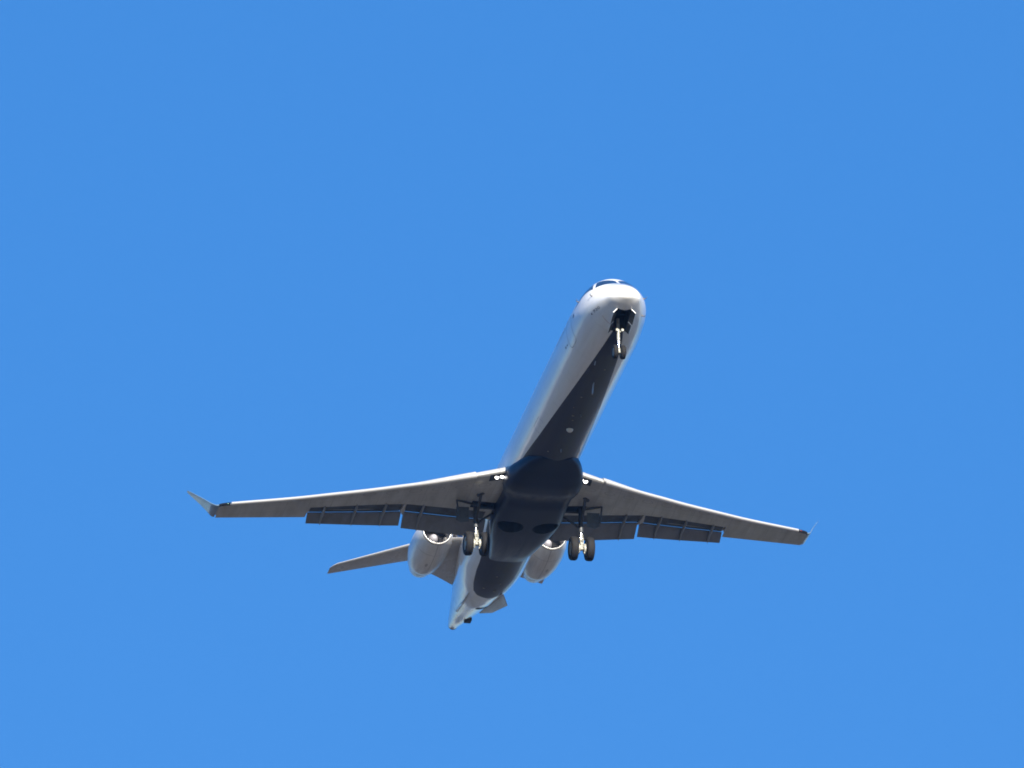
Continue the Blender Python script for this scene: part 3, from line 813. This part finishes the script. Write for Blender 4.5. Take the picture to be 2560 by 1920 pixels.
for y0, tilt in ((-.10, -.1), (.10, .35)):
    mb = MB()
    mb.cyl([(-.13, .03), (-.11, .046), (-.02, .052), (.02, .052), (.025, .044), (.01, .001)], B(sx - .10, y0, -1.23), (1, tilt*.3, -.15), n=20)
    mb.tube([B(sx - .02, 0, -1.30), B(sx - .06, y0, -1.24)], .022)
    mb.build("taxi_light", M['gear'], ng)
mb = MB(); mb.tube([B(sx + .03, .05, -1.2), B(sx + .95, .12, -.95)], .03); mb.tube([B(sx + .03, -.05, -1.2), B(sx + .95, -.12, -.95)], .03)
mb.build("drag_brace", M['gear'], ng)
for sgn in (-1, 1): wheel(ng, B(sx, GY + sgn*.145, -2.095), .262, .175, sgn)
# nose gear doors hang from the bay edges
for sgn in (-1, 1):
    for s0, s1, d0 in ((1.0, 1.66, .20), (1.70, 2.24, .17)):
        mb = MB(); a = fus(s0, R_(18)); 
        def hz(s): 
            ph = math.asin(min(.99, .275 / W_T(s))); return fus(s, ph).z
        poly = [B(s0, sgn*.275, hz(s0) + .01), B(s1, sgn*.275, hz(s1) + .01), B(s1, sgn*(.275 + d0*.75), hz(s1) - d0*.72), B(s0, sgn*(.275 + d0*.75), hz(s0) - d0*.72)]
        n = (poly[1]-poly[0]).cross(poly[2]-poly[0])
        mb.slab(poly, n, .03, 0)
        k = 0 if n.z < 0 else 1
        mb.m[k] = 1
        mb.build("gear_door", [M['white'], M['gear_dark']], fuselage)

def main_gear(sg):
    y0, s0, az = sg*2.045, 19.30, -2.475
    mb = MB()
    mb.cyl([(0, .085), (.75, .085), (.76, .10), (.82, .10), (.83, .088), (1.02, .088), (1.03, .075)], B(s0 - .10, y0 + sg*.0, -.80), (-.06, 0, -1), n=20, mi=2)
    mb.cyl([(0, .052), (.42, .052)], B(s0 - .02, y0, -1.80), (-.05, 0, -1), n=18, mi=1)
    mb.cyl([(0, .07), (.06, .082), (.20, .082), (.24, .10), (.36, .095), (.40, .06)], B(s0, y0, -2.14), (0, 0, -1), n=18)
    mb.tube([B(s0, y0 - .33, az), B(s0, y0 + .33, az)], .06)
    for q in (-1, 1):
        mb.cyl([(.08, .09), (.08, .19), (.15, .19), (.15, .09)], B(s0, y0, az), (0, q, 0), n=24, cap=False)
        mb.tube([B(s0 - .06, y0 + q*.06, -2.05), B(s0 - .13, y0 + q*.05, -2.2), B(s0 - .11, y0 + q*.03, -2.36)], .022)
    mb.tube([B(s0 - .10, y0 - .09, -2.42), B(s0 - .10, y0 + .09, -2.42)], .035)
    mb.tube([B(s0 - .07, y0 - .12, -2.58), B(s0 - .07, y0 - .10, -2.66)], .02); mb.tube([B(s0 - .07, y0 + .11, -2.58), B(s0 - .07, y0 + .09, -2.70)], .02)
    # torque links in front
    for zz in ((-1.95, -2.1), (-2.3, -2.1)):
        for q in (-1, 1):
            mb.tube([B(s0 - .09, y0 + q*.05, zz[0]), B(s0 - .24, y0, zz[1])], .02)
    g = mb.build("main_gear", [M['gear'], M['chrome'], M['gear_dark']], plane)
    mb = MB(); mb.tube([B(18.15, y0 - sg*.02, -.90), B(19.2, y0, -1.55)], [.06, .05]); mb.tube([B(18.05, y0 - sg*.1, -.88), B(18.25, y0 + sg*.1, -.93)], .07)
    mb.build("drag_brace", M['gear_dark'], g)
    mb = MB(); mb.tube([B(s0 - .05, y0 - sg*.02, -1.72), B(s0 - .02, y0 - sg*.28, -1.45), B(s0 + .05, y0 - sg*.85, -1.05)], [.035, .045, .04])
    mb.tube([B(s0 - .05, y0, -1.0), B(s0 - .1, y0 - sg*.75, -1.02)], .04)
    mb.build("side_brace", M['gear_dark'], g)
    # outer leg door and its links
    mb = MB()
    poly = [B(19.22, y0 + sg*.25, -1.0), B(19.22, y0 + sg*.74, -1.0), B(19.34, y0 + sg*.74, -1.50), B(19.34, y0 + sg*.56, -1.60), B(19.34, y0 + sg*.25, -1.55)]
    n = (poly[1]-poly[0]).cross(poly[2]-poly[0]); mb.slab(poly, n, .035)
    mb.tube([B(18.9, y0 + sg*.78, -.84), B(19.0, y0 + sg*.70, -1.5)], .035)
    mb.tube([B(18.9, y0 + sg*.78, -.86), B(19.0, y0, -1.0)], .045)
    mb.build("gear_door", M['gear_dark'], g)
    for q in (-1, 1): wheel(g, B(s0, y0 + q*.31, az), .465, .30, q)
for sg in (-1, 1): main_gear(sg)
